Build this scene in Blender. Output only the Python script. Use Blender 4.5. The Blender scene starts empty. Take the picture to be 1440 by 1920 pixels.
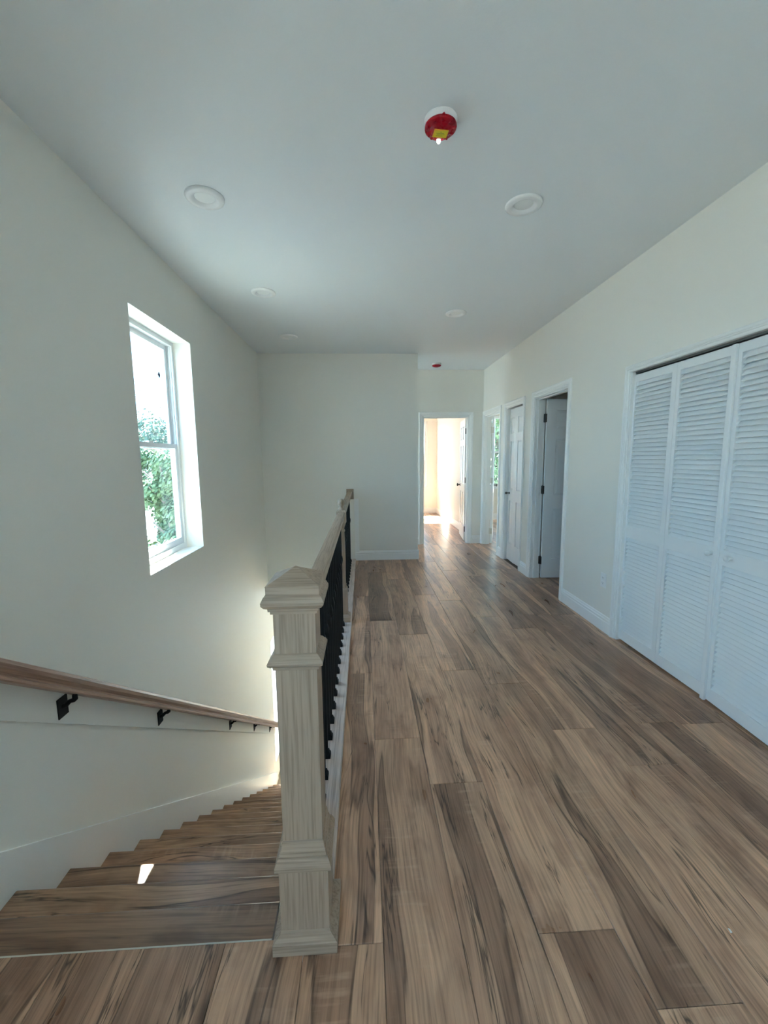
import bpy, bmesh, math, random
from mathutils import Vector, Matrix

random.seed(7)
scene = bpy.context.scene
COL = scene.collection

# ------------------------------------------------------------------ camera
F_PX, PITCH, YAW, ROLL, CAM_H = 776.73, 7.3901, 2.8113, -0.5938, 1.3915
P_, Y_, R_ = (math.radians(v) for v in (PITCH, YAW, ROLL))
FWD = Vector((math.sin(Y_) * math.cos(P_), math.cos(Y_) * math.cos(P_), -math.sin(P_)))
RT0 = Vector((math.cos(Y_), -math.sin(Y_), 0))
UP0 = RT0.cross(FWD)
RT = RT0 * math.cos(R_) + UP0 * math.sin(R_)
UP = -RT0 * math.sin(R_) + UP0 * math.cos(R_)
cam_data = bpy.data.cameras.new('camera')
cam_data.sensor_fit = 'VERTICAL'
cam_data.sensor_height = 24.0
cam_data.lens = F_PX / 1920 * 24.0
cam_data.clip_start = 0.05
cam_data.clip_end = 500
cam = bpy.data.objects.new('camera', cam_data)
COL.objects.link(cam)
cam.matrix_world = Matrix(((RT.x, UP.x, -FWD.x, 0), (RT.y, UP.y, -FWD.y, 0), (RT.z, UP.z, -FWD.z, CAM_H), (0, 0, 0, 1)))
scene.camera = cam

def ray(px, py):
    return RT * ((px - 720) / F_PX) - UP * ((py - 960) / F_PX) + FWD
def at(px, py, Y):                       # point on the plane y = Y seen at a pixel
    d = ray(px, py)
    return Vector((0, 0, CAM_H)) + d * (Y / d.y)

# ------------------------------------------------------------------ world, sun, exposure
scene.view_settings.view_transform = 'Standard'
scene.view_settings.look = 'None'
scene.view_settings.gamma = 1.0
scene.view_settings.use_curve_mapping = False
scene.view_settings.exposure = 2.46
scene.cycles.max_bounces = 8
scene.cycles.diffuse_bounces = 6
scene.cycles.glossy_bounces = 3
scene.cycles.transparent_max_bounces = 10
scene.cycles.use_light_tree = False
scene.cycles.caustics_reflective = False
scene.cycles.caustics_refractive = False
scene.cycles.sample_clamp_indirect = 6.0

SKY_STRENGTH = 1.75
SUN_STRENGTH = 24.0
world = bpy.data.worlds.new('sky')
scene.world = world
world.use_nodes = True
wn = world.node_tree.nodes; wl = world.node_tree.links
wn.clear()
w_out = wn.new('ShaderNodeOutputWorld'); w_bg = wn.new('ShaderNodeBackground')
w_tc = wn.new('ShaderNodeTexCoord'); w_sep = wn.new('ShaderNodeSeparateXYZ')
w_ramp = wn.new('ShaderNodeValToRGB')
w_ramp.color_ramp.elements[0].position = 0.0; w_ramp.color_ramp.elements[0].color = (0.46, 0.80, 1.10, 1)
w_ramp.color_ramp.elements[1].position = 0.75; w_ramp.color_ramp.elements[1].color = (0.13, 0.40, 1.00, 1)
e_ = w_ramp.color_ramp.elements.new(0.3); e_.color = (0.26, 0.62, 1.12, 1)
w_map = wn.new('ShaderNodeMapping'); w_map.inputs['Scale'].default_value = (2.0, 2.0, 7.0)
w_noise = wn.new('ShaderNodeTexNoise'); w_noise.inputs['Scale'].default_value = 1.6; w_noise.inputs['Detail'].default_value = 5
w_cr = wn.new('ShaderNodeValToRGB')
w_cr.color_ramp.elements[0].position = 0.47; w_cr.color_ramp.elements[1].position = 0.62
w_mix = wn.new('ShaderNodeMixRGB'); w_mix.inputs[2].default_value = (0.92, 1.08, 1.16, 1)
wl.new(w_tc.outputs['Generated'], w_sep.inputs[0]); wl.new(w_sep.outputs['Z'], w_ramp.inputs[0])
wl.new(w_tc.outputs['Generated'], w_map.inputs[0]); wl.new(w_map.outputs[0], w_noise.inputs['Vector'])
wl.new(w_noise.outputs['Fac'], w_cr.inputs[0]); wl.new(w_cr.outputs['Color'], w_mix.inputs[0])
wl.new(w_ramp.outputs['Color'], w_mix.inputs[1]); wl.new(w_mix.outputs[0], w_bg.inputs['Color'])
w_bg.inputs['Strength'].default_value = SKY_STRENGTH
wl.new(w_bg.outputs[0], w_out.inputs[0])

sun_d = bpy.data.lights.new('sun', 'SUN')
sun_d.energy = SUN_STRENGTH; sun_d.angle = math.radians(0.6); sun_d.color = (1.0, 0.97, 0.93)
sun = bpy.data.objects.new('sun', sun_d); COL.objects.link(sun)
SUN_DIR = Vector((0.36, -1.0, -1.2)).normalized()
sun.rotation_euler = SUN_DIR.to_track_quat('-Z', 'Y').to_euler()
sun.location = (-6, 12, 14)

# ------------------------------------------------------------------ measured layout (metres)
XL, XR, ZC = -1.332, 1.905, 2.74
D1, D2, XC = 5.596, 6.576, 0.738
YB = -2.6                       # wall behind the camera
YF, YA = 10.4, 9.1              # far walls of end bedroom / side bedroom
XFAR = 1.85                     # right wall of the end bedroom
ZLOW = -3.27                    # floor below
NOSE_Y, RUN, RISE = 1.167, 0.2575, 0.1925

# ------------------------------------------------------------------ materials
def new_mat(name):
    m = bpy.data.materials.new(name); m.use_nodes = True
    n = m.node_tree.nodes; l = m.node_tree.links
    return m, n, l, n['Principled BSDF']

def plain(name, col, rough=0.5, metal=0.0, bump=0.0, bscale=200, var=0.0):
    m, n, l, b = new_mat(name)
    b.inputs['Base Color'].default_value = (*col, 1)
    b.inputs['Roughness'].default_value = rough
    b.inputs['Metallic'].default_value = metal
    tc = n.new('ShaderNodeTexCoord')
    nz = n.new('ShaderNodeTexNoise'); nz.inputs['Scale'].default_value = bscale; nz.inputs['Detail'].default_value = 3
    l.new(tc.outputs['Object'], nz.inputs['Vector'])
    if bump:
        bp = n.new('ShaderNodeBump'); bp.inputs['Strength'].default_value = bump; bp.inputs['Distance'].default_value = 0.002
        l.new(nz.outputs['Fac'], bp.inputs['Height']); l.new(bp.outputs[0], b.inputs['Normal'])
    if var:
        hs = n.new('ShaderNodeMixRGB'); hs.blend_type = 'MULTIPLY'; hs.inputs[0].default_value = var
        hs.inputs[1].default_value = (*col, 1)
        l.new(nz.outputs['Color'], hs.inputs[2]); l.new(hs.outputs[0], b.inputs['Base Color'])
    return m

M = {}
M['wall'] = plain('wall_paint', (0.825, 0.80, 0.735), 0.62, bump=0.12, bscale=160)
M['ceil'] = plain('ceiling_paint', (0.79, 0.82, 0.83), 0.75, bump=0.15, bscale=120)
M['trim'] = plain('trim_paint', (0.86, 0.86, 0.84), 0.35)
M['door'] = plain('door_paint', (0.84, 0.84, 0.83), 0.38, bump=0.05, bscale=90)
M['louver'] = plain('louver_paint', (0.84, 0.85, 0.85), 0.42)
M['vinyl'] = plain('window_vinyl', (0.86, 0.87, 0.87), 0.35)
M['iron'] = plain('black_iron', (0.005, 0.005, 0.005), 0.6, 0.0, bump=0.1, bscale=300)
M['hinge'] = plain('dark_nickel', (0.10, 0.095, 0.085), 0.35, 0.9)
M['hinge_lit'] = plain('lit_hinge_metal', (0.62, 0.58, 0.50), 0.4, 0.6)  # paler hinge metal for the side bedroom door, room light put into the colour
M['plastic'] = plain('white_plastic', (0.84, 0.84, 0.83), 0.35)
M['lens'] = plain('light_lens', (0.86, 0.87, 0.85), 0.55)
M['dark'] = plain('slot_black', (0.02, 0.02, 0.02), 0.5)
M['track'] = plain('track_metal', (0.22, 0.22, 0.21), 0.4, 0.8)
M['yellow'] = plain('yellow_sticker', (0.78, 0.60, 0.02), 0.45)
M['sticker_edge'] = plain('sticker_border', (0.80, 0.42, 0.02), 0.45)
M['ink'] = plain('sticker_ink', (0.25, 0.20, 0.02), 0.5)
M['strip'] = plain('edge_metal', (0.62, 0.60, 0.53), 0.35, 0.5)
M['subfloor'] = plain('subfloor', (0.16, 0.12, 0.09), 0.7)
M['lowfloor'] = plain('lower_floor_wood', (0.42, 0.31, 0.21), 0.35, bump=0.1, bscale=30, var=0.3)
M['siding'] = plain('siding_white', (0.78, 0.79, 0.78), 0.6)
M['shingle'] = plain('roof_shingle', (0.14, 0.13, 0.13), 0.9, bump=0.4, bscale=40)

M['road'] = plain('pale_road', (0.55, 0.54, 0.50), 0.9, bump=0.2, bscale=20)
M['bark'] = plain('bark', (0.16, 0.12, 0.09), 0.9, bump=0.6, bscale=25)
M['pole'] = plain('pole_wood', (0.20, 0.15, 0.11), 0.9)
M['wire'] = plain('wire', (0.03, 0.03, 0.03), 0.6)
M['pane_speck'] = plain('dark_speck', (0.05, 0.06, 0.07), 0.8)  # dark diamond mark on the upper pane
M['debris'] = plain('paint_chip', (0.85, 0.85, 0.82), 0.7)

# red translucent dust cover
m, n, l, b = new_mat('red_plastic')
b.inputs['Specular IOR Level'].default_value = 0.25; b.inputs['Base Color'].default_value = (0.36, 0.003, 0.014, 1); b.inputs['Roughness'].default_value = 0.28
tcr = n.new('ShaderNodeTexCoord'); nzr = n.new('ShaderNodeTexNoise'); nzr.inputs['Scale'].default_value = 60
l.new(tcr.outputs['Object'], nzr.inputs['Vector'])
rr = n.new('ShaderNodeMapRange'); rr.inputs['To Min'].default_value = 0.2; rr.inputs['To Max'].default_value = 0.36
l.new(nzr.outputs['Fac'], rr.inputs['Value']); l.new(rr.outputs[0], b.inputs['Roughness'])
M['red'] = m
# lit indicator of the alarm
m, n, l, b = new_mat('indicator_lamp')
b.inputs['Base Color'].default_value = (1, 0.98, 0.9, 1)
b.inputs['Emission Color'].default_value = (1, 0.97, 0.85, 1); b.inputs['Emission Strength'].default_value = 3.0
M['led'] = m
# window glass
m = bpy.data.materials.new('window_glass'); m.use_nodes = True
n = m.node_tree.nodes; l = m.node_tree.links; n.clear()
o_ = n.new('ShaderNodeOutputMaterial'); tr = n.new('ShaderNodeBsdfTransparent'); gl = n.new('ShaderNodeBsdfGlossy')
tr.inputs['Color'].default_value = (0.90, 0.965, 0.96, 1)
gl.inputs['Roughness'].default_value = 0.02
lw = n.new('ShaderNodeLayerWeight'); lw.inputs['Blend'].default_value = 0.5      # facing term, same from both sides of the pane
p5 = n.new('ShaderNodeMath'); p5.operation = 'POWER'; p5.inputs[1].default_value = 5.0; l.new(lw.outputs['Facing'], p5.inputs[0])
fr = n.new('ShaderNodeMapRange'); fr.inputs['To Min'].default_value = 0.03; fr.inputs['To Max'].default_value = 0.9; l.new(p5.outputs[0], fr.inputs['Value'])
mx = n.new('ShaderNodeMixShader')
l.new(fr.outputs[0], mx.inputs[0]); l.new(tr.outputs[0], mx.inputs[1]); l.new(gl.outputs[0], mx.inputs[2]); l.new(mx.outputs[0], o_.inputs[0])
M['glass'] = m

def math_node(n, l, op, a, bb=None, c=None):
    k = n.new('ShaderNodeMath'); k.operation = op
    for i, v in enumerate((a, bb, c)):
        if v is None: continue
        if isinstance(v, (int, float)): k.inputs[i].default_value = v
        else: l.new(v, k.inputs[i])
    return k.outputs[0]

def noise(n, l, vec, scale, detail=3.0, rough=0.5, dist=0.0):
    k = n.new('ShaderNodeTexNoise'); k.inputs['Scale'].default_value = scale
    k.inputs['Detail'].default_value = detail; k.inputs['Roughness'].default_value = rough; k.inputs['Distortion'].default_value = dist
    l.new(vec, k.inputs['Vector']); return k.outputs['Fac']

def mapping(n, l, vec, sc, loc=None):
    k = n.new('ShaderNodeMapping'); k.inputs['Scale'].default_value = sc
    l.new(vec, k.inputs['Vector'])
    if loc is not None: l.new(loc, k.inputs['Location'])
    return k.outputs[0]

def ramp(n, l, fac, stops):
    k = n.new('ShaderNodeValToRGB'); r = k.color_ramp
    r.elements[0].position = stops[0][0]; r.elements[0].color = (*stops[0][1], 1)
    r.elements[1].position = stops[-1][0]; r.elements[1].color = (*stops[-1][1], 1)
    for p, c in stops[1:-1]:
        e = r.elements.new(p); e.color = (*c, 1)
    l.new(fac, k.inputs[0]); return k.outputs['Color']

def mixc(n, l, fac, a, bb, mode='MIX'):
    k = n.new('ShaderNodeMixRGB'); k.blend_type = mode
    for i, v in ((0, fac), (1, a), (2, bb)):
        if isinstance(v, (int, float)): k.inputs[i].default_value = v
        elif isinstance(v, tuple): k.inputs[i].default_value = (*v, 1)
        else: l.new(v, k.inputs[i])
    return k.outputs[0]

m, n, l, b = new_mat('bounce_lawn')                 # grey ground toned for the daylight it bounces indoors, with thin grass
tc = n.new('ShaderNodeTexCoord')
gf = noise(n, l, mapping(n, l, tc.outputs['Object'], (0.16, 0.16, 0.16)), 1.0, 6.0, 0.65)
l.new(ramp(n, l, gf, [(0.50, (0.22, 0.225, 0.23)), (0.66, (0.12, 0.14, 0.10))]), b.inputs['Base Color'])
b.inputs['Roughness'].default_value = 0.95
M['grass'] = m

def plank_wood(name, along='Y', tint=(1, 1, 1), rough=0.28, per_object=True):
    """spalted-maple look vinyl plank; grain runs along the local axis given"""
    m, n, l, b = new_mat(name)
    tc = n.new('ShaderNodeTexCoord'); oi = n.new('ShaderNodeObjectInfo')
    sep = n.new('ShaderNodeSeparateXYZ'); l.new(tc.outputs['Object'], sep.inputs[0])
    r1 = math_node(n, l, 'MULTIPLY', oi.outputs['Random'], 37.0)
    if along == 'Y': u, v = sep.outputs['X'], sep.outputs['Y']
    else: u, v = sep.outputs['Y'], sep.outputs['X']
    vv = math_node(n, l, 'ADD', v, math_node(n, l, 'MULTIPLY', oi.outputs['Random'], 53.0))
    # slow sideways wander of the grain
    cw = n.new('ShaderNodeCombineXYZ'); l.new(vv, cw.inputs['Y']); l.new(r1, cw.inputs['Z'])
    wob = math_node(n, l, 'SUBTRACT', noise(n, l, cw.outputs[0], 1.15, 1.0), 0.5)
    u2 = math_node(n, l, 'ADD', u, math_node(n, l, 'MULTIPLY', wob, 0.11))
    ux = math_node(n, l, 'ADD', u2, r1)
    cb = n.new('ShaderNodeCombineXYZ'); l.new(ux, cb.inputs['X']); l.new(vv, cb.inputs['Y']); l.new(r1, cb.inputs['Z'])
    vec = cb.outputs[0]
    # heartwood / sapwood bands
    z1 = noise(n, l, mapping(n, l, vec, (5.6, 0.30, 1)), 1.0, 1.0, 0.4)
    z2 = noise(n, l, mapping(n, l, vec, (17.0, 0.8, 1)), 1.0, 3.0, 0.55)
    band = math_node(n, l, 'ADD', math_node(n, l, 'MULTIPLY', z1, 0.84), math_node(n, l, 'MULTIPLY', z2, 0.16))
    c_base = ramp(n, l, band, [(0.26, (0.165, 0.124, 0.092)), (0.36, (0.215, 0.165, 0.124)), (0.436, (0.250, 0.194, 0.146)),
                               (0.447, (0.115, 0.086, 0.064)), (0.454, (0.370, 0.300, 0.226)), (0.53, (0.395, 0.318, 0.238)),
                               (0.57, (0.345, 0.272, 0.205)), (0.64, (0.285, 0.222, 0.168)), (0.72, (0.215, 0.166, 0.126))])
    # fine streaks
    st = noise(n, l, mapping(n, l, vec, (115, 3.2, 1)), 1.0, 3.0, 0.65)
    c1 = mixc(n, l, 0.75, c_base, ramp(n, l, st, [(0.30, (0.48, 0.44, 0.41)), (0.5, (0.96, 0.95, 0.94)), (0.70, (1.24, 1.23, 1.20))]), 'MULTIPLY')
    # broad mottling
    mo = noise(n, l, mapping(n, l, vec, (10, 3.2, 1)), 1.0, 3.0, 0.62, 0.6)
    c2 = mixc(n, l, 0.8, c1, ramp(n, l, mo, [(0.30, (0.60, 0.55, 0.52)), (0.50, (1, 1, 1)), (0.72, (1.20, 1.18, 1.14))]), 'MULTIPLY')
    # whitish saw chatter across the light boards
    ch = noise(n, l, mapping(n, l, vec, (6, 60, 1)), 1.0, 2.0, 0.5)
    chm = noise(n, l, mapping(n, l, vec, (9, 1.3, 1)), 1.0, 2.0)
    chf = math_node(n, l, 'MULTIPLY', ramp(n, l, ch, [(0.52, (0, 0, 0)), (0.68, (1, 1, 1))]), ramp(n, l, chm, [(0.53, (0, 0, 0)), (0.68, (0.28, 0.28, 0.28))]))
    c3 = mixc(n, l, chf, c2, (0.52, 0.47, 0.38))
    # thin dark splits that follow the grain
    cr = noise(n, l, mapping(n, l, vec, (14, 0.8, 1)), 1.0, 4.0, 0.62, 0.6)
    crd = math_node(n, l, 'ABSOLUTE', math_node(n, l, 'SUBTRACT', cr, 0.5))
    crl = ramp(n, l, crd, [(0.0, (1, 1, 1)), (0.016, (0, 0, 0))])
    crm = ramp(n, l, noise(n, l, mapping(n, l, vec, (10, 1.5, 1)), 1.3, 2.0), [(0.50, (0, 0, 0)), (0.58, (1, 1, 1))])
    c4 = mixc(n, l, math_node(n, l, 'MULTIPLY', crl, math_node(n, l, 'MULTIPLY', crm, 0.85)), c3, (0.035, 0.026, 0.02))
    # knots
    vo = n.new('ShaderNodeTexVoronoi'); vo.inputs['Scale'].default_value = 1.0
    l.new(mapping(n, l, vec, (7.0, 2.6, 1)), vo.inputs['Vector'])
    kn = ramp(n, l, vo.outputs['Distance'], [(0.0, (1, 1, 1)), (0.05, (0.7, 0.7, 0.7)), (0.13, (0, 0, 0))])
    sepc = n.new('ShaderNodeSeparateColor'); l.new(vo.outputs['Color'], sepc.inputs[0])
    knf = math_node(n, l, 'MULTIPLY', kn, math_node(n, l, 'GREATER_THAN', sepc.outputs[0], 0.66))
    c5 = mixc(n, l, math_node(n, l, 'MULTIPLY', knf, 0.8), c4, (0.055, 0.040, 0.030))
    # each plank printed slightly lighter or darker
    tone = ramp(n, l, oi.outputs['Random'], [(0.0, (0.84, 0.83, 0.82)), (0.5, (1.0, 0.99, 0.97)), (1.0, (1.13, 1.12, 1.10))])
    c6 = mixc(n, l, 1.0, c5, tone, 'MULTIPLY')
    c7 = mixc(n, l, 1.0, c6, tint, 'MULTIPLY')
    l.new(c7, b.inputs['Base Color'])
    rg = n.new('ShaderNodeMapRange'); rg.inputs['To Min'].default_value = rough - 0.05; rg.inputs['To Max'].default_value = rough + 0.10
    l.new(mo, rg.inputs['Value']); l.new(rg.outputs[0], b.inputs['Roughness'])
    bp = n.new('ShaderNodeBump'); bp.inputs['Strength'].default_value = 0.12; bp.inputs['Distance'].default_value = 0.001
    l.new(st, bp.inputs['Height']); l.new(bp.outputs[0], b.inputs['Normal'])
    return m

M['iron'].node_tree.nodes['Principled BSDF'].inputs['Specular IOR Level'].default_value = 0.25
M['plank'] = plank_wood('floor_plank_wood', 'Y', (1.48, 1.12, 0.98))
M['tread'] = plank_wood('stair_tread_wood', 'X', (1.30, 1.03, 0.88), 0.30)

def oak(name, light, dark, along='Z', rough=0.55):
    m, n, l, b = new_mat(name)
    tc = n.new('ShaderNodeTexCoord'); oi = n.new('ShaderNodeObjectInfo')
    off = n.new('ShaderNodeCombineXYZ'); l.new(math_node(n, l, 'MULTIPLY', oi.outputs['Random'], 11.0), off.inputs['X'])
    l.new(math_node(n, l, 'MULTIPLY', oi.outputs['Random'], 7.0), off.inputs['Z'])
    sc = {'X': (1.6, 45, 45), 'Y': (45, 1.6, 45), 'Z': (45, 45, 1.6)}[along]
    sc2 = {'X': (5, 190, 190), 'Y': (190, 5, 190), 'Z': (190, 190, 5)}[along]
    v1 = mapping(n, l, tc.outputs['Object'], sc, off.outputs[0]); v2 = mapping(n, l, tc.outputs['Object'], sc2, off.outputs[0])
    a = noise(n, l, v1, 1.0, 4.0, 0.6, 1.2); pores = noise(n, l, v2, 1.0, 2.0, 0.5)
    c1 = ramp(n, l, a, [(0.30, dark), (0.48, light), (0.70, tuple(x * 1.08 for x in light))])
    c2 = mixc(n, l, 0.55, c1, ramp(n, l, pores, [(0.36, (0.55, 0.52, 0.50)), (0.52, (1, 1, 1))]), 'MULTIPLY')
    l.new(c2, b.inputs['Base Color']); b.inputs['Roughness'].default_value = rough
    bp = n.new('ShaderNodeBump'); bp.inputs['Strength'].default_value = 0.15; bp.inputs['Distance'].default_value = 0.001
    l.new(pores, bp.inputs['Height']); l.new(bp.outputs[0], b.inputs['Normal'])
    return m

OL, OD = (0.42, 0.315, 0.232), (0.355, 0.262, 0.19)
M['oak_z'] = oak('raw_oak_upright', OL, OD, 'Z')
M['oak_x'] = oak('raw_oak_crosswise', OL, OD, 'X')
M['oak_y'] = oak('raw_oak_lengthwise', OL, OD, 'Y')
M['oak_plate'] = oak('raw_oak_plate', (0.66, 0.54, 0.475), (0.46, 0.36, 0.30), 'Y')
M['oak_end'] = oak('oak_rosette', (0.40, 0.31, 0.23), (0.30, 0.22, 0.16), 'Z')
M['hand'] = oak('stained_handrail', (0.40, 0.245, 0.175), (0.27, 0.155, 0.11), 'Y', 0.42)

def leaf_mat(name, c1, c2):
    m, n, l, b = new_mat(name)
    oi = n.new('ShaderNodeTexCoord'); f = noise(n, l, oi.outputs['Object'], 1.3, 4.0, 0.7)
    l.new(ramp(n, l, f, [(0.35, c1), (0.65, c2)]), b.inputs['Base Color'])
    b.inputs['Roughness'].default_value = 0.6
    return m
M['leaf_a'] = leaf_mat('leaves_dark', (0.035, 0.07, 0.045), (0.09, 0.14, 0.085))
M['leaf_b'] = leaf_mat('leaves_light', (0.055, 0.10, 0.04), (0.14, 0.20, 0.08))

# ------------------------------------------------------------------ mesh helpers
class MB:
    def __init__(s): s.v = []; s.f = []; s.smooth = []
    def add(s, vs, fs, smooth=False):
        o = len(s.v); s.v += [tuple(v) for v in vs]
        s.f += [tuple(i + o for i in f) for f in fs]; s.smooth += [smooth] * len(fs); return s
    def box(s, x0, x1, y0, y1, z0, z1):
        if x0 > x1: x0, x1 = x1, x0
        if y0 > y1: y0, y1 = y1, y0
        if z0 > z1: z0, z1 = z1, z0
        return s.add([(x0, y0, z0), (x1, y0, z0), (x1, y1, z0), (x0, y1, z0), (x0, y0, z1), (x1, y0, z1), (x1, y1, z1), (x0, y1, z1)],
                     [(0, 3, 2, 1), (4, 5, 6, 7), (0, 1, 5, 4), (1, 2, 6, 5), (2, 3, 7, 6), (3, 0, 4, 7)])
    def cbox(s, x0, x1, y0, y1, z0, z1, c=0.003):
        """box with all edges chamfered"""
        bm = bmesh.new(); r = bmesh.ops.create_cube(bm, size=1.0)
        bmesh.ops.scale(bm, vec=(x1 - x0, y1 - y0, z1 - z0), verts=bm.verts)
        bmesh.ops.translate(bm, vec=((x0 + x1) / 2, (y0 + y1) / 2, (z0 + z1) / 2), verts=bm.verts)
        bmesh.ops.bevel(bm, geom=list(bm.edges), offset=c, segments=1, affect='EDGES', clamp_overlap=True)
        return s.bm(bm)
    def bm(s, bm, smooth=False):
        bm.verts.index_update(); bm.verts.ensure_lookup_table()
        s.add([v.co[:] for v in bm.verts], [[v.index for v in f.verts] for f in bm.faces], smooth); bm.free(); return s
    def prism(s, prof, a, b, fn, smooth=False):
        """profile points (p,q) swept from a to b; fn(p,q,t) -> xyz"""
        k = len(prof)
        vs = [fn(p, q, a) for p, q in prof] + [fn(p, q, b) for p, q in prof]
        fs = [(i, (i + 1) % k, k + (i + 1) % k, k + i) for i in range(k)]
        s.add(vs, fs, smooth); return s.add(vs, [tuple(range(k - 1, -1, -1)), tuple(range(k, 2 * k))])
    def lathe(s, prof, cx, cy, seg=32, z0=0.0, smooth=True, caps=True):
        k = len(prof); vs = []
        for r, z in prof:
            for i in range(seg):
                a = 2 * math.pi * i / seg; vs.append((cx + r * math.cos(a), cy + r * math.sin(a), z0 + z))
        fs = []
        for j in range(k - 1):
            for i in range(seg):
                i2 = (i + 1) % seg
                fs.append((j * seg + i, j * seg + i2, (j + 1) * seg + i2, (j + 1) * seg + i))
        s.add(vs, fs, smooth)
        if caps:
            s.add(vs[:seg], [tuple(range(seg - 1, -1, -1))]); s.add(vs[-seg:], [tuple(range(seg))])
        return s
    def squares(s, prof, cx, cy):
        """square 'lathe': list of (half width, z)"""
        vs = []
        for h, z in prof: vs += [(cx - h, cy - h, z), (cx + h, cy - h, z), (cx + h, cy + h, z), (cx - h, cy + h, z)]
        fs = []
        for j in range(len(prof) - 1):
            for i in range(4): fs.append((4 * j + i, 4 * j + (i + 1) % 4, 4 * j + 4 + (i + 1) % 4, 4 * j + 4 + i))
        fs.append((3, 2, 1, 0)); e = 4 * (len(prof) - 1); fs.append((e, e + 1, e + 2, e + 3))
        return s.add(vs, fs)
    def tube(s, pts, r, seg=8):
        pts = [Vector(p) for p in pts]; vs = []
        for i, p in enumerate(pts):
            d = (pts[min(i + 1, len(pts) - 1)] - pts[max(i - 1, 0)]).normalized()
            a = d.cross(Vector((0, 0, 1)));
            if a.length < 1e-4: a = d.cross(Vector((1, 0, 0)))
            a.normalize(); c = a.cross(d)
            rr = r[i] if isinstance(r, (list, tuple)) else r
            for k in range(seg):
                t = 2 * math.pi * k / seg; vs.append(tuple(p + (a * math.cos(t) + c * math.sin(t)) * rr))
        fs = [(i * seg + k, i * seg + (k + 1) % seg, (i + 1) * seg + (k + 1) % seg, (i + 1) * seg + k) for i in range(len(pts) - 1) for k in range(seg)]
        s.add(vs, fs, True)
        s.add(vs[:seg], [tuple(range(seg))]); return s.add(vs[-seg:], [tuple(range(seg))])
    def mesh(s, name, mat):
        me = bpy.data.meshes.new(name); me.from_pydata(s.v, [], s.f)
        me.polygons.foreach_set('use_smooth', s.smooth)
        bm = bmesh.new(); bm.from_mesh(me); bmesh.ops.recalc_face_normals(bm, faces=bm.faces); bm.to_mesh(me); bm.free()
        me.materials.append(M[mat]); me.update(); return me
    def obj(s, name, mat, parent=None, loc=None):
        return link(name, s.mesh(name, mat), parent, loc)

def link(name, data, parent=None, loc=None):
    o = bpy.data.objects.new(name, data); COL.objects.link(o)
    if parent is not None: o.parent = parent
    if loc is not None: o.location = loc
    return o

def tag(o, label=None, cat=None, group=None, kind=None):
    if label: o['label'] = label
    if cat: o['category'] = cat
    if group: o['group'] = group
    if kind: o['kind'] = kind
    return o
def struct(o, label, cat): return tag(o, label, cat, kind='structure')
def empty(name, loc=(0, 0, 0), rz=0.0):
    o = link(name, None, None, loc); o.rotation_euler = (0, 0, rz); o.empty_display_size = 0.1; return o

def wall_y(mb, x0, x1, y0, y1, z0, z1, holes=()):
    """slab running along Y with rectangular holes (ya, yb, za, zb)"""
    ys = sorted({y0, y1, *[h[0] for h in holes], *[h[1] for h in holes]})
    for a, b in zip(ys, ys[1:]):
        hs = sorted([h for h in holes if h[0] <= a + 1e-6 and h[1] >= b - 1e-6], key=lambda h: h[2]); z = z0
        for h in hs:
            if h[2] > z + 1e-6: mb.box(x0, x1, a, b, z, h[2])
            z = h[3]
        if z < z1 - 1e-6: mb.box(x0, x1, a, b, z, z1)
    return mb
def wall_x(mb, y0, y1, x0, x1, z0, z1, holes=()):
    xs = sorted({x0, x1, *[h[0] for h in holes], *[h[1] for h in holes]})
    for a, b in zip(xs, xs[1:]):
        hs = sorted([h for h in holes if h[0] <= a + 1e-6 and h[1] >= b - 1e-6], key=lambda h: h[2]); z = z0
        for h in hs:
            if h[2] > z + 1e-6: mb.box(a, b, y0, y1, z, h[2])
            z = h[3]
        if z < z1 - 1e-6: mb.box(a, b, y0, y1, z, z1)
    return mb

# ------------------------------------------------------------------ room shell
WT = 0.20                                   # outer wall thickness
W1 = (2.578, 3.443, 0.684, 2.293)           # upper stair window  (y0,y1,z0,z1)
W2 = (5.578, 7.10, -2.96, -1.14)            # lower stair window
WB = (-0.95, -0.35, 0.70, 2.25)              # window added behind the camera for daylight (x0,x1,z0,z1)
WL = (-2.20, -0.70, 0.55, 2.29)             # another added on the left wall beside the viewer for daylight (y0,y1,z0,z1)
WFAR = (0.60, 1.61, 0.66, 2.29)
WFAR2 = (-0.90, -0.05, 0.66, 2.29)  # unseen extra window, added to brighten the end bedroom
WP = (5.76, 6.54, 0.30, 2.40)               # made-up side passage window, added to brighten the hallway             # end bedroom
WSIDE = (2.40, 3.60, 0.69, 2.29)
WSIDE2 = (3.70, 4.85, 0.06, 2.29)            # side bedroom; the second window is added daylight out of view
DH = 2.036
DA = (5.765, 6.505); DB = (4.925, 5.495); DC = (3.838, 4.59); CL = (1.285, 2.94); CLH = 1.975
DE = (0.944, 1.682)
IW = 0.11                                   # inner wall thickness
struct(wall_y(MB(), XL - WT, XL, YB - WT, YF + WT, ZLOW, ZC, [W1, W2, WL, WP]).obj('wall_left', 'wall'),
       'tall pale wall beside the stairs with a deep set window', 'wall')
struct(wall_y(MB(), XR, XR + IW, YB, D2 + IW, 0, ZC, [(*DA, 0, DH), (*DB, 0, DH), (*DC, 0, DH), (*CL, 0, CLH + 0.018)]).obj('wall_right', 'wall'),
       'long pale wall with the louvered closet and three doorways', 'wall')
struct(wall_x(MB(), D1, D1 + IW, XL, XC, -0.36, ZC).obj('wall_end', 'wall'), 'pale wall facing the camera at the end of the railing', 'wall')
struct(wall_x(MB(), D2, D2 + IW, XL, XR, 0, ZC, [(*DE, 0, DH)]).obj('wall_hall_end', 'wall'), 'cream wall around the bright doorway at the end of the hall', 'wall')
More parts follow.
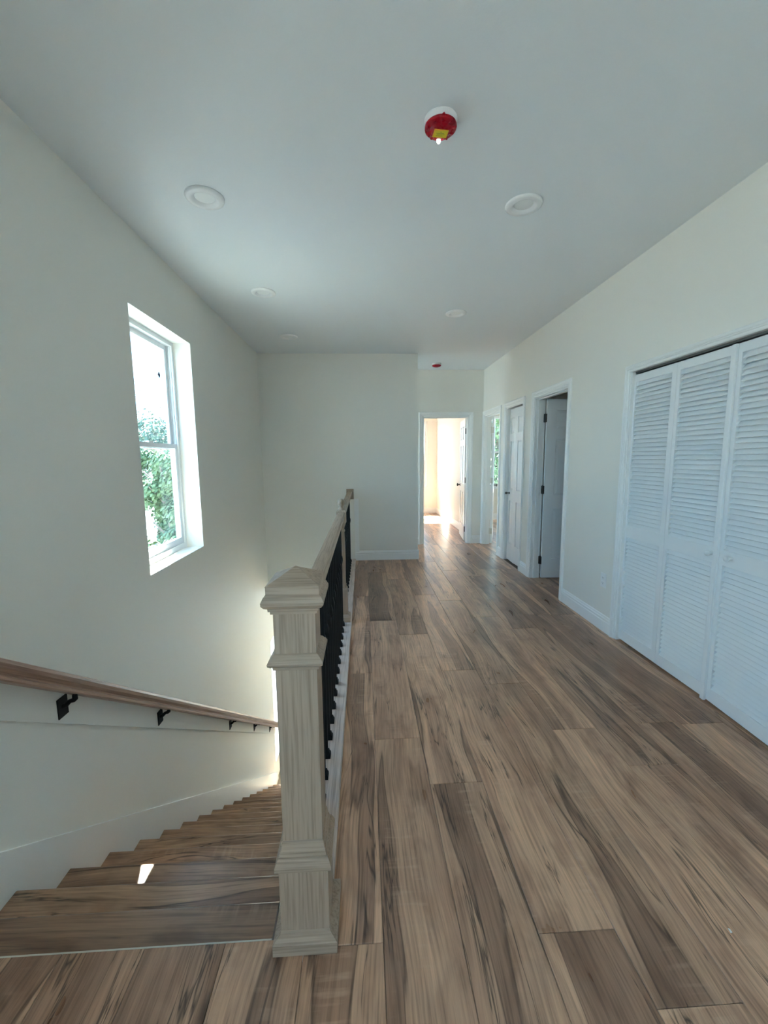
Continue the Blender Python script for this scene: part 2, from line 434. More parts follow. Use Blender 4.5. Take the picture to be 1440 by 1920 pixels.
struct(wall_x(MB(), YB - WT, YB, XL, XR + IW, 0, ZC, [WB]).obj('wall_back', 'wall'), 'pale wall with an added narrow window behind the viewer', 'wall')
# end bedroom
struct(wall_x(MB(), YF, YF + WT, XL, XFAR + IW, 0, ZC, [WFAR, WFAR2]).obj('wall_bedroom_far', 'wall'), 'cream far wall of the end bedroom with a tall window', 'wall')
struct(wall_y(MB(), XFAR, XFAR + IW, D2 + IW, YF, 0, ZC).obj('wall_bedroom_right', 'wall'), 'bright right wall of the end bedroom behind its open door', 'wall')
# side bedroom, small closet, bathroom, louvered closet
struct(wall_x(MB(), YA, YA + WT, XFAR + IW, 5.2, 0, ZC, [WSIDE, WSIDE2]).obj('wall_side_bedroom_far', 'wall'), 'far wall of the side bedroom with a bright window', 'wall')
struct(wall_y(MB(), 5.0, 5.2, YB - WT, YA, 0, ZC).obj('wall_outer_right', 'wall'), 'outer wall on the far right of the house', 'wall')
mb = MB(); wall_x(mb, 5.62, 5.70, XR + IW, 5.0, 0, ZC); wall_x(mb, 4.75, 4.83, XR + IW, 5.0, 0, ZC); wall_x(mb, 3.10, 3.20, XR + IW, 5.0, 0, ZC)
wall_x(mb, 1.10, 1.18, XR + IW, 5.0, 0, ZC); wall_y(mb, 2.62, 2.72, 1.18, 3.10, 0, ZC)
struct(mb.obj('wall_partition', 'wall'), 'partition walls of the closets and bathroom on the right', 'wall')
struct(MB().box(XL - WT, 5.2, YB - WT, YF + WT, ZC, ZC + 0.2).obj('ceiling', 'ceil'), 'smooth white ceiling with recessed lights', 'ceiling')
# stairwell below the landing
SX = -0.287
mb = MB(); wall_y(mb, SX, SX + 0.165, NOSE_Y - 0.02, D1 + IW, ZLOW, -0.006)
struct(mb.obj('wall_stair', 'wall'), 'pale wall under the railing along the stairs', 'wall')
WLOW = (-1.10, 1.60, ZLOW + 0.15, ZLOW + 2.55)  # unseen entry window, added to bring daylight into the stairwell
mb = MB(); wall_x(mb, YF, YF + WT, XL, 2.0, ZLOW, -0.2, [WLOW]); wall_y(mb, 1.9, 2.0, D1, YF, ZLOW, -0.2); wall_x(mb, D1 - 0.1, D1, SX + 0.165, 1.9, ZLOW, -0.2)
wall_x(mb, 0.9, 1.0, XL, SX + 0.165, ZLOW, -0.3)
struct(mb.obj('wall_lower', 'wall'), 'walls of the entry at the foot of the stairs', 'wall')
struct(MB().box(XL, 2.0, 0.9, YF + WT, ZLOW - 0.1, ZLOW).obj('floor_lower', 'lowfloor'), 'wood floor at the foot of the stairs', 'floor')
# outside of the house: unseen roof overhang, depth set to trim the sun on the stairs
struct(MB().box(-1.865, XL - WT, YB - 0.6, YF + 0.6, 2.62, 2.76).box(-1.97, 5.6, YF + WT, YF + 0.62, 2.78, 2.90).obj('shade_eave', 'siding'), 'unseen white roof overhang outside the windows, sized to trim the sun', 'roof')

# ------------------------------------------------------------------ floor of single planks
TH = 0.006
floor = struct(MB().box(XL, SX + 0.0, YB, 1.05, -0.30, -TH).box(SX + 0.165, XR, 1.0, D2, -0.30, -TH).box(SX, XR, YB, 1.0, -0.30, -TH)
               .box(XL, XR, D2, YF, -0.30, -TH).box(XR, 5.0, YB, YA, -0.30, -TH).obj('floor', 'subfloor'),
               'brown wood plank floor of the landing and hallway', 'floor')
PW, PL, PX0 = 0.2286, 1.524, 0.0360
JOINTS = {-1: 1.03, 0: 1.905, 1: 1.605, 2: 1.026, 3: 0.844, 4: 1.921, 5: 1.655, 6: 0.42, 7: 1.921, 8: 1.30,
          -2: 0.55, -3: -0.15, -4: 0.35, -5: 0.80, -6: 0.10}
plank_cache = {}
def plank_mesh(w, ln):
    key = (round(w, 3), round(ln, 3))
    if key in plank_cache: return plank_cache[key]
    a, c, g, ch = w / 2, ln / 2, 0.0005, 0.0016
    a -= g; c -= g
    vs = [(-a, -c, -TH), (a, -c, -TH), (a, c, -TH), (-a, c, -TH), (-a, -c, -ch), (a, -c, -ch), (a, c, -ch), (-a, c, -ch),
          (-a + ch, -c + ch, 0), (a - ch, -c + ch, 0), (a - ch, c - ch, 0), (-a + ch, c - ch, 0)]
    fs = [(0, 3, 2, 1), (8, 9, 10, 11)] + [(i, (i + 1) % 4, 4 + (i + 1) % 4, 4 + i) for i in range(4)] + [(4 + i, 4 + (i + 1) % 4, 8 + (i + 1) % 4, 8 + i) for i in range(4)]
    me = MB().add(vs, fs).mesh('plank', 'plank'); plank_cache[key] = me; return me
def lay(x0, x1, y0, y1, joint):
    """planks of one column between x0..x1 clipped to y0..y1"""
    k0 = math.floor((y0 - joint) / PL); y = joint + k0 * PL
    while y < y1 - 1e-4:
        a, b = max(y, y0), min(y + PL, y1)
        if b - a > 0.02 and x1 - x0 > 0.012:
            link('plank', plank_mesh(x1 - x0, b - a), floor, ((x0 + x1) / 2, (a + b) / 2, 0))
        y += PL
for k in range(-6, 9):
    a, b = PX0 + k * PW, PX0 + (k + 1) * PW
    j = JOINTS[k]
    if k <= -2: lay(max(a, XL), b, YB, 1.056, j)
    elif k == -1:
        lay(a, b, YB, 1.03, j); lay(SX + 0.165, b, 1.03, D1, j); lay(max(a, XL), b, D2 + IW, YF, j + 0.4)
    else:
        lay(a, min(b, XR), YB, (D1 if b < XC else (D2 + IW if k < 3 else YF)), j)
        if b < XC: lay(a, min(b, XFAR), D2 + IW, YF, j)
        elif k < 3: lay(a, b, D2 + IW, YF, j + 0.3)
for k in range(-6, 4):
    if k < 3: lay(max(PX0 + k * PW, XL), PX0 + (k + 1) * PW, D1 + IW, D2, JOINTS[k] + 0.2)
    if k < -1: lay(max(PX0 + k * PW, XL), PX0 + (k + 1) * PW, D2 + IW, YF, JOINTS[k] + 0.2)
k = 8; xa = XR
while xa < 4.9:                                   # side bedroom and bathroom
    xb = min(xa + PW, 5.0); lay(xa, xb, 5.70, YA, 5.9 + (k * 0.61) % 1.5)
    if xa < 3.4: lay(xa, xb, 3.20, 4.75, 3.0 + (k * 0.53) % 1.5)
    if xa < 2.6: lay(xa, min(xb, 2.62), 1.18, 3.10, 1.0 + (k * 0.41) % 1.5)
    xa = xb; k += 1

# ------------------------------------------------------------------ stairs
stairs = tag(empty('staircase', (XL, NOSE_Y, 0)), 'straight flight of brown wood stairs going down beside the left wall', 'stairs')
NSTEP = 16
XS0, XS1 = XL + 0.016, SX - 0.002
xm = (XS0 + XS1) / 2; hw = (XS1 - XS0) / 2
def tread_prof(dep, th=0.03, r=0.012):
    return [(-dep, 0.0), (-dep, -th), (-0.003, -th), (0.0, -th + 0.003)] + [(-r + r * math.cos(a), -r + r * math.sin(a)) for a in (math.pi / 2 * i / 6 for i in range(7))]
def make_tread(dep): return MB().prism(tread_prof(dep), -hw, hw, lambda p, q, t: (t, p, q)).mesh('tread', 'tread')
land_me = make_tread(0.109)
o = link('landing_nosing', land_me, stairs, (xm - XL, 0, 0)); o['label'] = 'grey brown nosing board at the top of the stairs'
o = MB().prism([(-0.002, -0.004), (0.002, -0.004), (0.002, 0.001), (0.0, 0.002), (-0.002, 0.001)], -hw, hw, lambda p, q, t: (t, p, q)).obj('edge_strip', 'strip', stairs, (xm - XL, -0.111, 0))
o['label'] = 'thin pale metal strip'
tread_me = make_tread(RUN + 0.022)
riser_me = MB().box(-hw, hw, -0.012, 0.0, -RISE + 0.0, -0.03).mesh('riser', 'tread')
for s in range(1, NSTEP + 1):
    link('tread', tread_me, stairs, (xm - XL, s * RUN, -s * RISE))
for s in range(0, NSTEP + 1):
    link('riser', riser_me, stairs, (xm - XL, s * RUN - 0.025, -s * RISE))
# sloping skirt board on the left wall
def slope_z(Y): return -0.003 - 0.7476 * (Y - 1.394)
yb0, yb1 = 1.20, 5.62
struct(MB().add([(XL, yb0, slope_z(yb0)), (XL + 0.015, yb0, slope_z(yb0)), (XL + 0.015, yb1, slope_z(yb1)), (XL, yb1, slope_z(yb1)),
                 (XL, yb0, slope_z(yb0) - 0.55), (XL + 0.015, yb0, slope_z(yb0) - 0.55), (XL + 0.015, yb1, slope_z(yb1) - 0.55), (XL, yb1, slope_z(yb1) - 0.55)],
                [(0, 1, 2, 3), (4, 5, 6, 7), (0, 1, 5, 4), (1, 2, 6, 5), (2, 3, 7, 6), (3, 0, 4, 7)]).obj('trim_1', 'trim'),
       'white sloping skirt board where the stairs meet the wall', 'trim')
def board_z(Y): return 0.46 - 0.7245 * (Y - 1.463)
yb0, yb1 = 0.75, 5.55
struct(MB().add([(XL, yb0, board_z(yb0) + .2), (XL + 0.018, yb0, board_z(yb0) + .2), (XL + 0.018, yb1, board_z(yb1) + .2), (XL, yb1, board_z(yb1) + .2),
                 (XL, yb0, board_z(yb0)), (XL + 0.018, yb0, board_z(yb0)), (XL + 0.018, yb1, board_z(yb1)), (XL, yb1, board_z(yb1))],
                [(0, 1, 2, 3), (4, 5, 6, 7), (0, 1, 5, 4), (1, 2, 6, 5), (2, 3, 7, 6), (3, 0, 4, 7)]).obj('trim_2', 'wall'),
       'painted sloping backing board behind the wall handrail', 'trim')

# wall handrail with brackets
RSL = -0.738
def rail_top(Y): return 0.711 + RSL * (Y - 1.428)
hr = tag(empty('wall_handrail', (XL + 0.075, 1.0, rail_top(1.0) - 0.08)), 'reddish brown wooden handrail sloping down the left wall on black brackets', 'handrail')
HB = Vector(hr.location)
prof = [(-0.020, -0.088), (0.020, -0.088), (0.024, -0.082), (0.024, -0.070), (0.017, -0.064), (0.017, -0.056), (0.030, -0.040),
        (0.033, -0.022), (0.028, -0.006), (0.014, 0.0), (-0.014, 0.0), (-0.028, -0.006), (-0.033, -0.022), (-0.030, -0.040), (-0.017, -0.056), (-0.017, -0.064), (-0.024, -0.070), (-0.024, -0.082)]
CA = math.cos(math.atan(RSL))
ro = MB().prism(prof, 0.0, (5.55 - 0.72) / CA, lambda p, q, t: (p, t, q * CA)).obj('rail', 'hand', hr, (0, 0.72 - HB.y, rail_top(0.72) - HB.z))
ro.rotation_euler = (math.atan(RSL), 0, 0)
for by in (1.732, 2.508, 3.75, 4.527, 5.229):
    zb = 0.344 - 0.725 * (by - 1.732); zr = rail_top(by) - 0.088
    mb = MB()
    x0 = XL + 0.018 - HB.x; y = by - HB.y; z = zb - HB.z
    mb.cbox(x0, x0 + 0.006, y - 0.030, y + 0.030, z - 0.045, z + 0.045, 0.002)
    mb.tube([(x0, y, z + 0.002), (x0 + 0.018, y, z + 0.006), (x0 + 0.036, y, z + 0.024), (x0 + 0.052, y, z + 0.028), (x0 + 0.0585, y, z + 0.034), (x0 + 0.0590, y, zr - HB.z)], [0.012, 0.010, 0.009, 0.010, 0.011, 0.010], 8)
    o = mb.obj('bracket', 'iron', hr); o['label'] = 'black iron wall bracket'

# ------------------------------------------------------------------ balustrade
NX, NY = -0.186, 1.10
rg = tag(empty('stair_railing', (NX, NY, 0)), 'raw oak railing with large box newel, black iron balusters and turned middle post', 'railing')
def L(x, y, z): return (x - NX, y - NY, z)
post = MB().squares([(0.0545, 0.25), (0.0545, 1.005)], 0, 0).obj('newel_post', 'oak_z', rg, (0, 0, 0)); post['label'] = 'square raw oak newel post with pyramid cap'
MB().squares([(0.0685, 0.05), (0.0685, 0.262)], 0, 0).obj('newel_box', 'oak_z', post)
MB().squares([(0.086, 0.0), (0.0905, 0.002), (0.0905, 0.036), (0.086, 0.040), (0.071, 0.050), (0.0690, 0.058)], 0, 0).obj('base_moulding', 'oak_x', post)
MB().squares([(0.0690, 0.250), (0.0785, 0.254), (0.0785, 0.266), (0.0735, 0.280), (0.0690, 0.290), (0.0650, 0.291), (0.0620, 0.306), (0.0610, 0.307), (0.0590, 0.318), (0.0575, 0.328), (0.0550, 0.332)], 0, 0).obj('box_moulding', 'oak_x', post)
MB().squares([(0.0560, 0.838), (0.0600, 0.840), (0.0610, 0.849), (0.0660, 0.851), (0.0715, 0.856), (0.0725, 0.862), (0.0690, 0.869), (0.0600, 0.880), (0.0550, 0.884)], 0, 0).obj('band_moulding', 'oak_x', post)
MB().squares([(0.0550, 0.992), (0.0600, 0.994), (0.0605, 1.001), (0.0650, 1.003), (0.0655, 1.010), (0.0730, 1.014), (0.0790, 1.022), (0.0795, 1.030), (0.0740, 1.042), (0.0690, 1.047),
              (0.0680, 1.050), (0.0680, 1.068)], 0, 0).obj('cap_moulding', 'oak_x', post)
MB().squares([(0.0685, 1.068), (0.0685, 1.070), (0.001, 1.106)], 0, 0).obj('pyramid_cap', 'oak_x', post)
# shoe plate on the floor edge
PLZ = 0.022
MB().add(*(lambda x0, x1, y0, y1, r: ([L(x0, y0, 0), L(x1, y0, 0), L(x1, y1, 0), L(x0, y1, 0), L(x0, y0, PLZ - r), L(x1, y0, PLZ - r), L(x1, y1, PLZ - r), L(x0, y1, PLZ - r),
         L(x0 + r, y0, PLZ), L(x1 - r, y0, PLZ), L(x1 - r, y1, PLZ), L(x0 + r, y1, PLZ)],
        [(0, 3, 2, 1), (8, 9, 10, 11)] + [(i, (i + 1) % 4, 4 + (i + 1) % 4, 4 + i) for i in range(4)] + [(4 + i, 4 + (i + 1) % 4, 8 + (i + 1) % 4, 8 + i) for i in range(4)]))(-0.290, -0.119, 1.191, D1 - 0.002, 0.004)
        ).obj('shoe_plate', 'oak_plate', rg)['label'] = 'pale oak plate under the balusters'
# handrails
RW, RT_ = 0.0335, 0.955
hprof = [(-0.020, -0.060), (0.020, -0.060), (0.024, -0.056), (0.024, -0.048), (0.018, -0.044), (0.018, -0.038), (0.031, -0.028), (0.0335, -0.016), (0.031, -0.006), (0.024, -0.001), (0.010, 0.0),
         (-0.010, 0.0), (-0.024, -0.001), (-0.031, -0.006), (-0.0335, -0.016), (-0.031, -0.028), (-0.018, -0.038), (-0.018, -0.044), (-0.024, -0.048), (-0.024, -0.056)]
MIDY = 3.41
for a, b in ((NY + 0.054, MIDY - 0.034), (MIDY + 0.034, D1 - 0.018)):
    MB().prism(hprof, a - NY, b - NY, lambda p, q, t: (p, t, RT_ + q)).obj('handrail', 'oak_y', rg)
# bracket plate where the rail meets the newel
MB().cbox(0.030, 0.046, 0.054, 0.072, 0.86, 0.985, 0.003).obj('rail_end_block', 'oak_z', rg)
MB().cbox(-0.044, 0.053, D1 - 0.020 - NY, D1 - 0.0005 - NY, 0.848, 0.986, 0.003).obj('rosette', 'oak_end', rg)['label'] = 'brown wooden block where the rail meets the wall'
# turned middle newel with ball finial
mid = MB().squares([(0.0385, 0.070), (0.0385, 0.300), (0.034, 0.314)], 0, 0).obj('turned_newel', 'oak_z', rg, (0, MIDY - NY, 0)); mid['label'] = 'slim turned oak post with ball finial'
MB().squares([(0.0565, PLZ), (0.0575, PLZ + 0.003), (0.0575, 0.066), (0.053, 0.075), (0.045, 0.080), (0.040, 0.086)], 0, 0).obj('base_moulding', 'oak_x', mid)
MB().lathe([(0.033, 0.312), (0.033, 0.322), (0.027, 0.330), (0.031, 0.340), (0.026, 0.352), (0.0245, 0.40), (0.027, 0.55), (0.0255, 0.70), (0.022, 0.785), (0.0275, 0.795), (0.0275, 0.805), (0.021, 0.815), (0.026, 0.835), (0.033, 0.850), (0.034, 0.862)], 0, 0, 20).obj('turned_shaft', 'oak_z', mid)
MB().squares([(0.034, 0.860), (0.0385, 0.868), (0.0385, 0.962), (0.034, 0.972)], 0, 0).obj('top_block', 'oak_z', mid)
MB().lathe([(0.030, 0.970), (0.030, 0.980), (0.022, 0.986), (0.016, 0.996), (0.018, 1.004), (0.027, 1.014), (0.0310, 1.028), (0.0310, 1.038), (0.027, 1.050), (0.018, 1.060), (0.006, 1.0645), (0.001, 1.065)], 0, 0, 20).obj('ball_finial', 'oak_z', mid)
# iron balusters: bar > shoe, knuckle
bar_me = MB().squares([(0.0064, PLZ), (0.0064, RT_ - 0.058)], 0, 0).mesh('baluster', 'iron')
shoe_me = MB().squares([(0.0175, PLZ), (0.0175, PLZ + 0.014), (0.0150, PLZ + 0.020), (0.0130, PLZ + 0.024), (0.0110, PLZ + 0.034), (0.0080, PLZ + 0.036)], 0, 0).mesh('shoe', 'iron')
knuck_me = MB().squares([(0.0064, 0.545), (0.0105, 0.556), (0.0130, 0.572), (0.0130, 0.588), (0.0105, 0.604), (0.0064, 0.615)], 0, 0).mesh('knuckle', 'iron')
ys = [1.52 + 0.1266 * i for i in range(-2, 15)] + [3.545 + 0.1266 * i for i in range(0, 16)]
for yb in ys:
    bo = link('baluster', bar_me, rg, (-0.004, yb - NY, 0))
    link('shoe', shoe_me, bo); link('knuckle', knuck_me, bo)
# flat trim on the end wall under the rosette
struct(MB().box(-0.128, -0.068, D1 - 0.009, D1, 0.0, 0.85).obj('trim_3', 'trim'), 'narrow white board on the end wall below the rail block', 'trim')

# ------------------------------------------------------------------ baseboards
BBH, BBT = 0.132, 0.014
bprof = [(0.0, 0.0), (BBT, 0.0), (BBT, 0.086), (BBT - 0.004, 0.092), (BBT - 0.004, 0.096), (BBT - 0.001, 0.101), (BBT - 0.001, 0.110), (BBT - 0.006, 0.116), (BBT - 0.006, 0.119), (BBT - 0.007, 0.126), (BBT - 0.011, BBH), (0.0, BBH)]
def bb_right(mb, x, y0, y1): mb.prism(bprof, y0, y1, lambda p, q, t: (x - p, t, q))     # on a wall facing -X
def bb_left(mb, x, y0, y1): mb.prism(bprof, y0, y1, lambda p, q, t: (x + p, t, q))
def bb_front(mb, y, x0, x1): mb.prism(bprof, x0, x1, lambda p, q, t: (t, y - p, q))     # facing -Y
def bb_back(mb, y, x0, x1): mb.prism(bprof, x0, x1, lambda p, q, t: (t, y + p, q))
CW = 0.060
mb = MB(); bb_right(mb, XR, CL[1] + 0.045, DC[0] - CW)
struct(mb.obj('baseboard_right', 'trim'), 'white moulded baseboard below the wall outlet', 'baseboard')
mb = MB(); bb_right(mb, XR, DC[1] + CW, DB[0] - CW)
struct(mb.obj('baseboard_right_hall', 'trim'), 'short white baseboard between the dark doorway and the six panel closet', 'baseboard')
mb = MB(); bb_right(mb, XR, DB[1] + CW, DA[0] - CW)
struct(mb.obj('baseboard_right_far', 'trim'), 'short white baseboard before the bright side bedroom door', 'baseboard')
mb = MB(); bb_right(mb, XR, YB, CL[0] - 0.045)
struct(mb.obj('baseboard_right_near', 'trim'), 'white baseboard on the right wall nearest the viewer', 'baseboard')
mb = MB(); bb_front(mb, D1, -0.119, XC + 0.014)
struct(mb.obj('baseboard_end', 'trim'), 'white baseboard along the wall behind the railing', 'baseboard')
mb = MB(); bb_left(mb, XC, D1, D1 + IW); bb_front(mb, D2, XL, DE[0] - CW)
struct(mb.obj('baseboard_hall', 'trim'), 'white baseboard around the corner at the left of the hallway', 'baseboard')
mb = MB(); bb_front(mb, D2, DE[1] + CW, XR)
struct(mb.obj('baseboard_hall_end', 'trim'), 'tiny white baseboard right of the bright doorway', 'baseboard')
mb = MB(); bb_left(mb, XL, YB, 1.05)
struct(mb.obj('baseboard_left', 'trim'), 'white baseboard on the left wall before the stairs', 'baseboard')
mb = MB(); bb_front(mb, YF, XL, XFAR); bb_right(mb, XFAR, D2 + IW, YF)
struct(mb.obj('baseboard_bedroom', 'trim'), 'white baseboard around the end bedroom', 'baseboard')
mb = MB(); bb_front(mb, YA, XFAR + IW, 5.0); bb_left(mb, XFAR + IW, D2 + IW, YA)
struct(mb.obj('baseboard_side_bedroom', 'trim'), 'white baseboard under the side bedroom window', 'baseboard')

# ------------------------------------------------------------------ doors
def casing_prof(w):
    return [(0.0, 0.0), (0.0, 0.008), (0.006, 0.011), (w * 0.35, 0.011), (w * 0.40, 0.015), (w * 0.55, 0.015), (w * 0.62, 0.018), (w - 0.006, 0.019), (w, 0.015), (w, 0.0)]
def casing_set(parent, a0, a1, h, w, put):
    """put(a, out, z) -> xyz, a along the wall, out away from it; mitred casings"""
    pr = casing_prof(w); k = len(pr)
    def strip(fa):
        vs = [fa(p, 0) + (q,) for p, q in pr] + [fa(p, 1) + (q,) for p, q in pr]
        vs = [put(a, q, z) for (a, z, q) in vs]
        fs = [(i, (i + 1) % k, k + (i + 1) % k, k + i) for i in range(k)] + [tuple(range(k)), tuple(range(k, 2 * k))]
        MB().add(vs, fs).obj('casing', 'trim', parent)
    strip(lambda p, e: (a0 - p, (0.0, h + p)[e]))
    strip(lambda p, e: (a1 + p, (0.0, h + p)[e]))
    strip(lambda p, e: ((a0 - p, a1 + p)[e], h + p))
def jamb_set(parent, a0, a1, h, depth, put, stop=True):
    t = 0.018
    def bx(a, b, z0, z1, o0, o1, name):
        vs = [put(x, o, z) for z in (z0, z1) for x, o in ((a, o0), (b, o0), (b, o1), (a, o1))]
        MB().add(vs, [(0, 3, 2, 1), (4, 5, 6, 7), (0, 1, 5, 4), (1, 2, 6, 5), (2, 3, 7, 6), (3, 0, 4, 7)]).obj(name, 'trim', parent)
    bx(a0 - 0.001, a0 + t, 0, h, 0.0005, -depth, 'jamb'); bx(a1 - t, a1 + 0.001, 0, h, 0.0005, -depth, 'jamb'); bx(a0 + t, a1 - t, h - t, h + 0.001, 0.0005, -depth, 'head_jamb')
    if stop:
        s0, s1 = -0.035, -0.065
        bx(a0 + t, a0 + t + 0.010, 0, h - t, s0, s1, 'door_stop'); bx(a1 - t - 0.010, a1 - t, 0, h - t, s0, s1, 'door_stop'); bx(a0 + t + .01, a1 - t - .01, h - t - 0.010, h - t, s0, s1, 'door_stop')

def make_leaf(name, w, h, cols, parent, loc, rz, knob_x=None, hinges=True, knob_mat='hinge', th=0.035, stile=0.105, mull=0.09, hinge_side=1, knob_r=0.026, hinge_mat='hinge'):
    """panelled leaf; local x from the hinge, y thickness, z up. Panels are sub-parts."""
    rails = [(0.0, 0.225), (0.80, 0.945), (1.575, 1.675), (h - 0.115, h)]
    mb = MB(); y0, y1 = -th / 2, th / 2
    mb.box(0, stile, y0, y1, 0, h); mb.box(w - stile, w, y0, y1, 0, h)
    pw = (w - 2 * stile - (cols - 1) * mull) / cols
    xs = [stile + i * (pw + mull) for i in range(cols)]
    for a, b in rails: mb.box(stile, w - stile, y0, y1, a, b)
    for i in range(cols - 1):
        for (a, b), (c, d) in zip(rails, rails[1:]): mb.box(xs[i] + pw, xs[i + 1], y0, y1, b, c)
    lf = mb.obj(name, 'door', parent, loc); lf.rotation_euler = (0, 0, rz)
    for x in xs:
        for (a, b), (c, d) in zip(rails, rails[1:]):
            z0, z1, x0, x1 = b, c, x, x + pw
            vs = []; m = 0.032 if pw > 0.14 else 0.022
            for yy, s in ((-0.005, 0.0), (0.005, 0.0), (0.0125, m), (-0.0125, m)):
                vs += [(x0 + s, yy, z0 + s), (x1 - s, yy, z0 + s), (x1 - s, yy, z1 - s), (x0 + s, yy, z1 - s)]
            fs = []
            for p_, q_ in ((3, 0), (0, 1), (1, 2)):
                for i in range(4): fs.append((4 * p_ + i, 4 * p_ + (i + 1) % 4, 4 * q_ + (i + 1) % 4, 4 * q_ + i))
            fs += [(8, 9, 10, 11), (12, 13, 14, 15)]
            MB().add(vs, fs).obj('panel', 'door', lf)
    if hinges:
        for zc in (0.20, 1.01, 1.80):
            s = hinge_side
            MB().box(-0.003, 0.0, -0.016, 0.016, zc - 0.045, zc + 0.045).tube([(-0.006, s * (th / 2 + 0.006), zc - 0.048), (-0.006, s * (th / 2 + 0.006), zc + 0.048)], 0.0065, 8) \
                .box(-0.022, -0.004, s * (th / 2 + 0.003), s * (th / 2 + 0.006), zc - 0.045, zc + 0.045).obj('hinge', hinge_mat, lf)['label'] = 'metal butt hinge'
    if knob_x is not None:
        kb = MB(); rot = lambda sgn: (lambda v: (knob_x + v[0], sgn * (th / 2 + v[2]), 0.90 + v[1]))
        for sgn in ((1, -1) if hinges else (-hinge_side,)):
            q = MB().lathe([(0.026 * knob_r / 0.026, 0.0), (0.026 * knob_r / 0.026, 0.006), (0.011 * knob_r / 0.026, 0.010), (0.010 * knob_r / 0.026, 0.026), (0.022 * knob_r / 0.026, 0.034), (0.0265 * knob_r / 0.026, 0.046), (0.022 * knob_r / 0.026, 0.058), (0.002, 0.062)], 0, 0, 16)
            kb.add([rot(sgn)(v) for v in q.v], q.f, True)
        kb.obj('knob', knob_mat, lf)['label'] = 'small round door knob'
    return lf

put_r = lambda a, o, z: (XR - o, a, z)          # right wall, seen from the landing
put_e = lambda a, o, z: (a, D2 - o, z)          # hall end wall
def door_root(name, loc, label): return struct(empty(name, loc), label, 'door')
def rel(root, put): return lambda a, o, z: tuple(Vector(put(a, o, z)) - root.location)

d1 = door_root('door_1', (XR, DC[1], 0), 'open grey looking six panel door inside the dark doorway nearest the louvered closet')
casing_set(d1, *DC, DH, CW, rel(d1, put_r)); jamb_set(d1, *DC, DH, IW, rel(d1, put_r))
make_leaf('leaf', 0.70, 2.00, 2, d1, (IW + 0.006, -0.042, 0.012), math.radians(-2), knob_x=0.635, hinge_side=1)
d2 = door_root('door_2', (XR, DB[1], 0), 'narrow white folding six panel closet door between two doorways')
casing_set(d2, *DB, DH, CW, rel(d2, put_r)); jamb_set(d2, *DB, DH, IW, rel(d2, put_r), stop=False)
make_leaf('leaf', 0.255, 1.985, 1, d2, (0.052, -0.030, 0.018), math.radians(-90 - 3), knob_x=0.060, hinges=False, hinge_side=1, stile=0.062, th=0.030, knob_r=0.016)
make_leaf('leaf', 0.255, 1.985, 1, d2, (0.036, -0.289, 0.018), math.radians(-90 + 3), hinges=False, stile=0.062, th=0.030)
d3 = door_root('door_3', (XR, DA[1], 0), 'white door swung wide open into the bright side bedroom')
casing_set(d3, *DA, DH, CW, rel(d3, put_r)); jamb_set(d3, *DA, DH, IW, rel(d3, put_r))
make_leaf('leaf', 0.70, 2.00, 2, d3, (IW + 0.022, -0.020, 0.012), math.radians(71.0), knob_x=0.635, hinge_side=1, knob_mat='track', hinge_mat='hinge_lit')
d4 = door_root('door_4', (DE[1], D2, 0), 'white six panel door standing open at the end of the hallway')
casing_set(d4, *DE, DH, CW, rel(d4, put_e)); jamb_set(d4, *DE, DH, IW, rel(d4, put_e))
make_leaf('leaf', 0.70, 2.00, 2, d4, (-0.012, IW + 0.022, 0.012), math.radians(83.0), knob_x=0.635, hinge_side=-1, knob_mat='dark')

# louvered bifold closet: two pairs of panels
PWID = (CL[1] - 0.005 - CL[0]) / 4.0 - 0.002
LZ0, LZ1 = 0.016, 1.952
cl = struct(empty('trim_4', (XR, CL[1], 0)), 'white trim and dark track framing the louvered closet', 'trim')
casing_set(cl, *CL, CLH, 0.046, rel(cl, put_r)); jamb_set(cl, *CL, CLH + 0.018, IW, rel(cl, put_r), stop=False)
MB().box(0.022, 0.052, -(CL[1] - CL[0]) + 0.018, -0.018, CLH - 0.012, CLH).obj('track', 'track', cl)['label'] = 'grey metal top track'
FS, NS = 0.026, 0.040           # far and near stile widths as the photo shows them
slat_w = PWID - FS - NS
a_ = math.radians(53); sd, st_ = 0.0375, 0.0055
dx, dz = math.cos(a_) * sd / 2, math.sin(a_) * sd / 2
tx, tz = math.sin(a_) * st_ / 2, math.cos(a_) * st_ / 2
# front edge (towards the room, -x) sits low
sec = [(-dx - tx, -dz + tz), (-dx + tx, -dz - tz), (dx + tx, dz - tz), (dx - tx, dz + tz)]
slat_me = MB().prism(sec, -slat_w / 2 - 0.004, slat_w / 2 + 0.004, lambda p, q, t: (p, t, q)).mesh('slat', 'louver')
def louver_panel(parent, loc, rz):
    # local: y runs from 0 (far edge) to -PWID (near edge), x into the wall
    t = 0.017; mb = MB()
    mb.box(-t, t, -FS, 0, LZ0, LZ1); mb.box(-t, t, -PWID, -PWID + NS, LZ0, LZ1)
    for z0, z1 in ((LZ0, LZ0 + 0.075), (0.800, 0.885), (LZ1 - 0.048, LZ1)): mb.box(-t, t, -PWID + NS, -FS, z0, z1)
    pn = mb.obj('louvered_panel', 'louver', parent, loc); pn.rotation_euler = (0, 0, rz)
    for z0, z1 in ((LZ0 + 0.075, 0.800), (0.885, LZ1 - 0.048)):
        k = round((z1 - z0) / 0.0285); sp = (z1 - z0) / k
        for i in range(k):
            link('slat', slat_me, pn, (0.0, -FS - slat_w / 2, z0 + (i + 0.5) * sp))
    return pn
knob_prof = [(0.010, 0.0), (0.010, 0.004), (0.0075, 0.010), (0.0085, 0.014), (0.0150, 0.020), (0.0170, 0.027), (0.0150, 0.034), (0.008, 0.038), (0.001, 0.0388)]
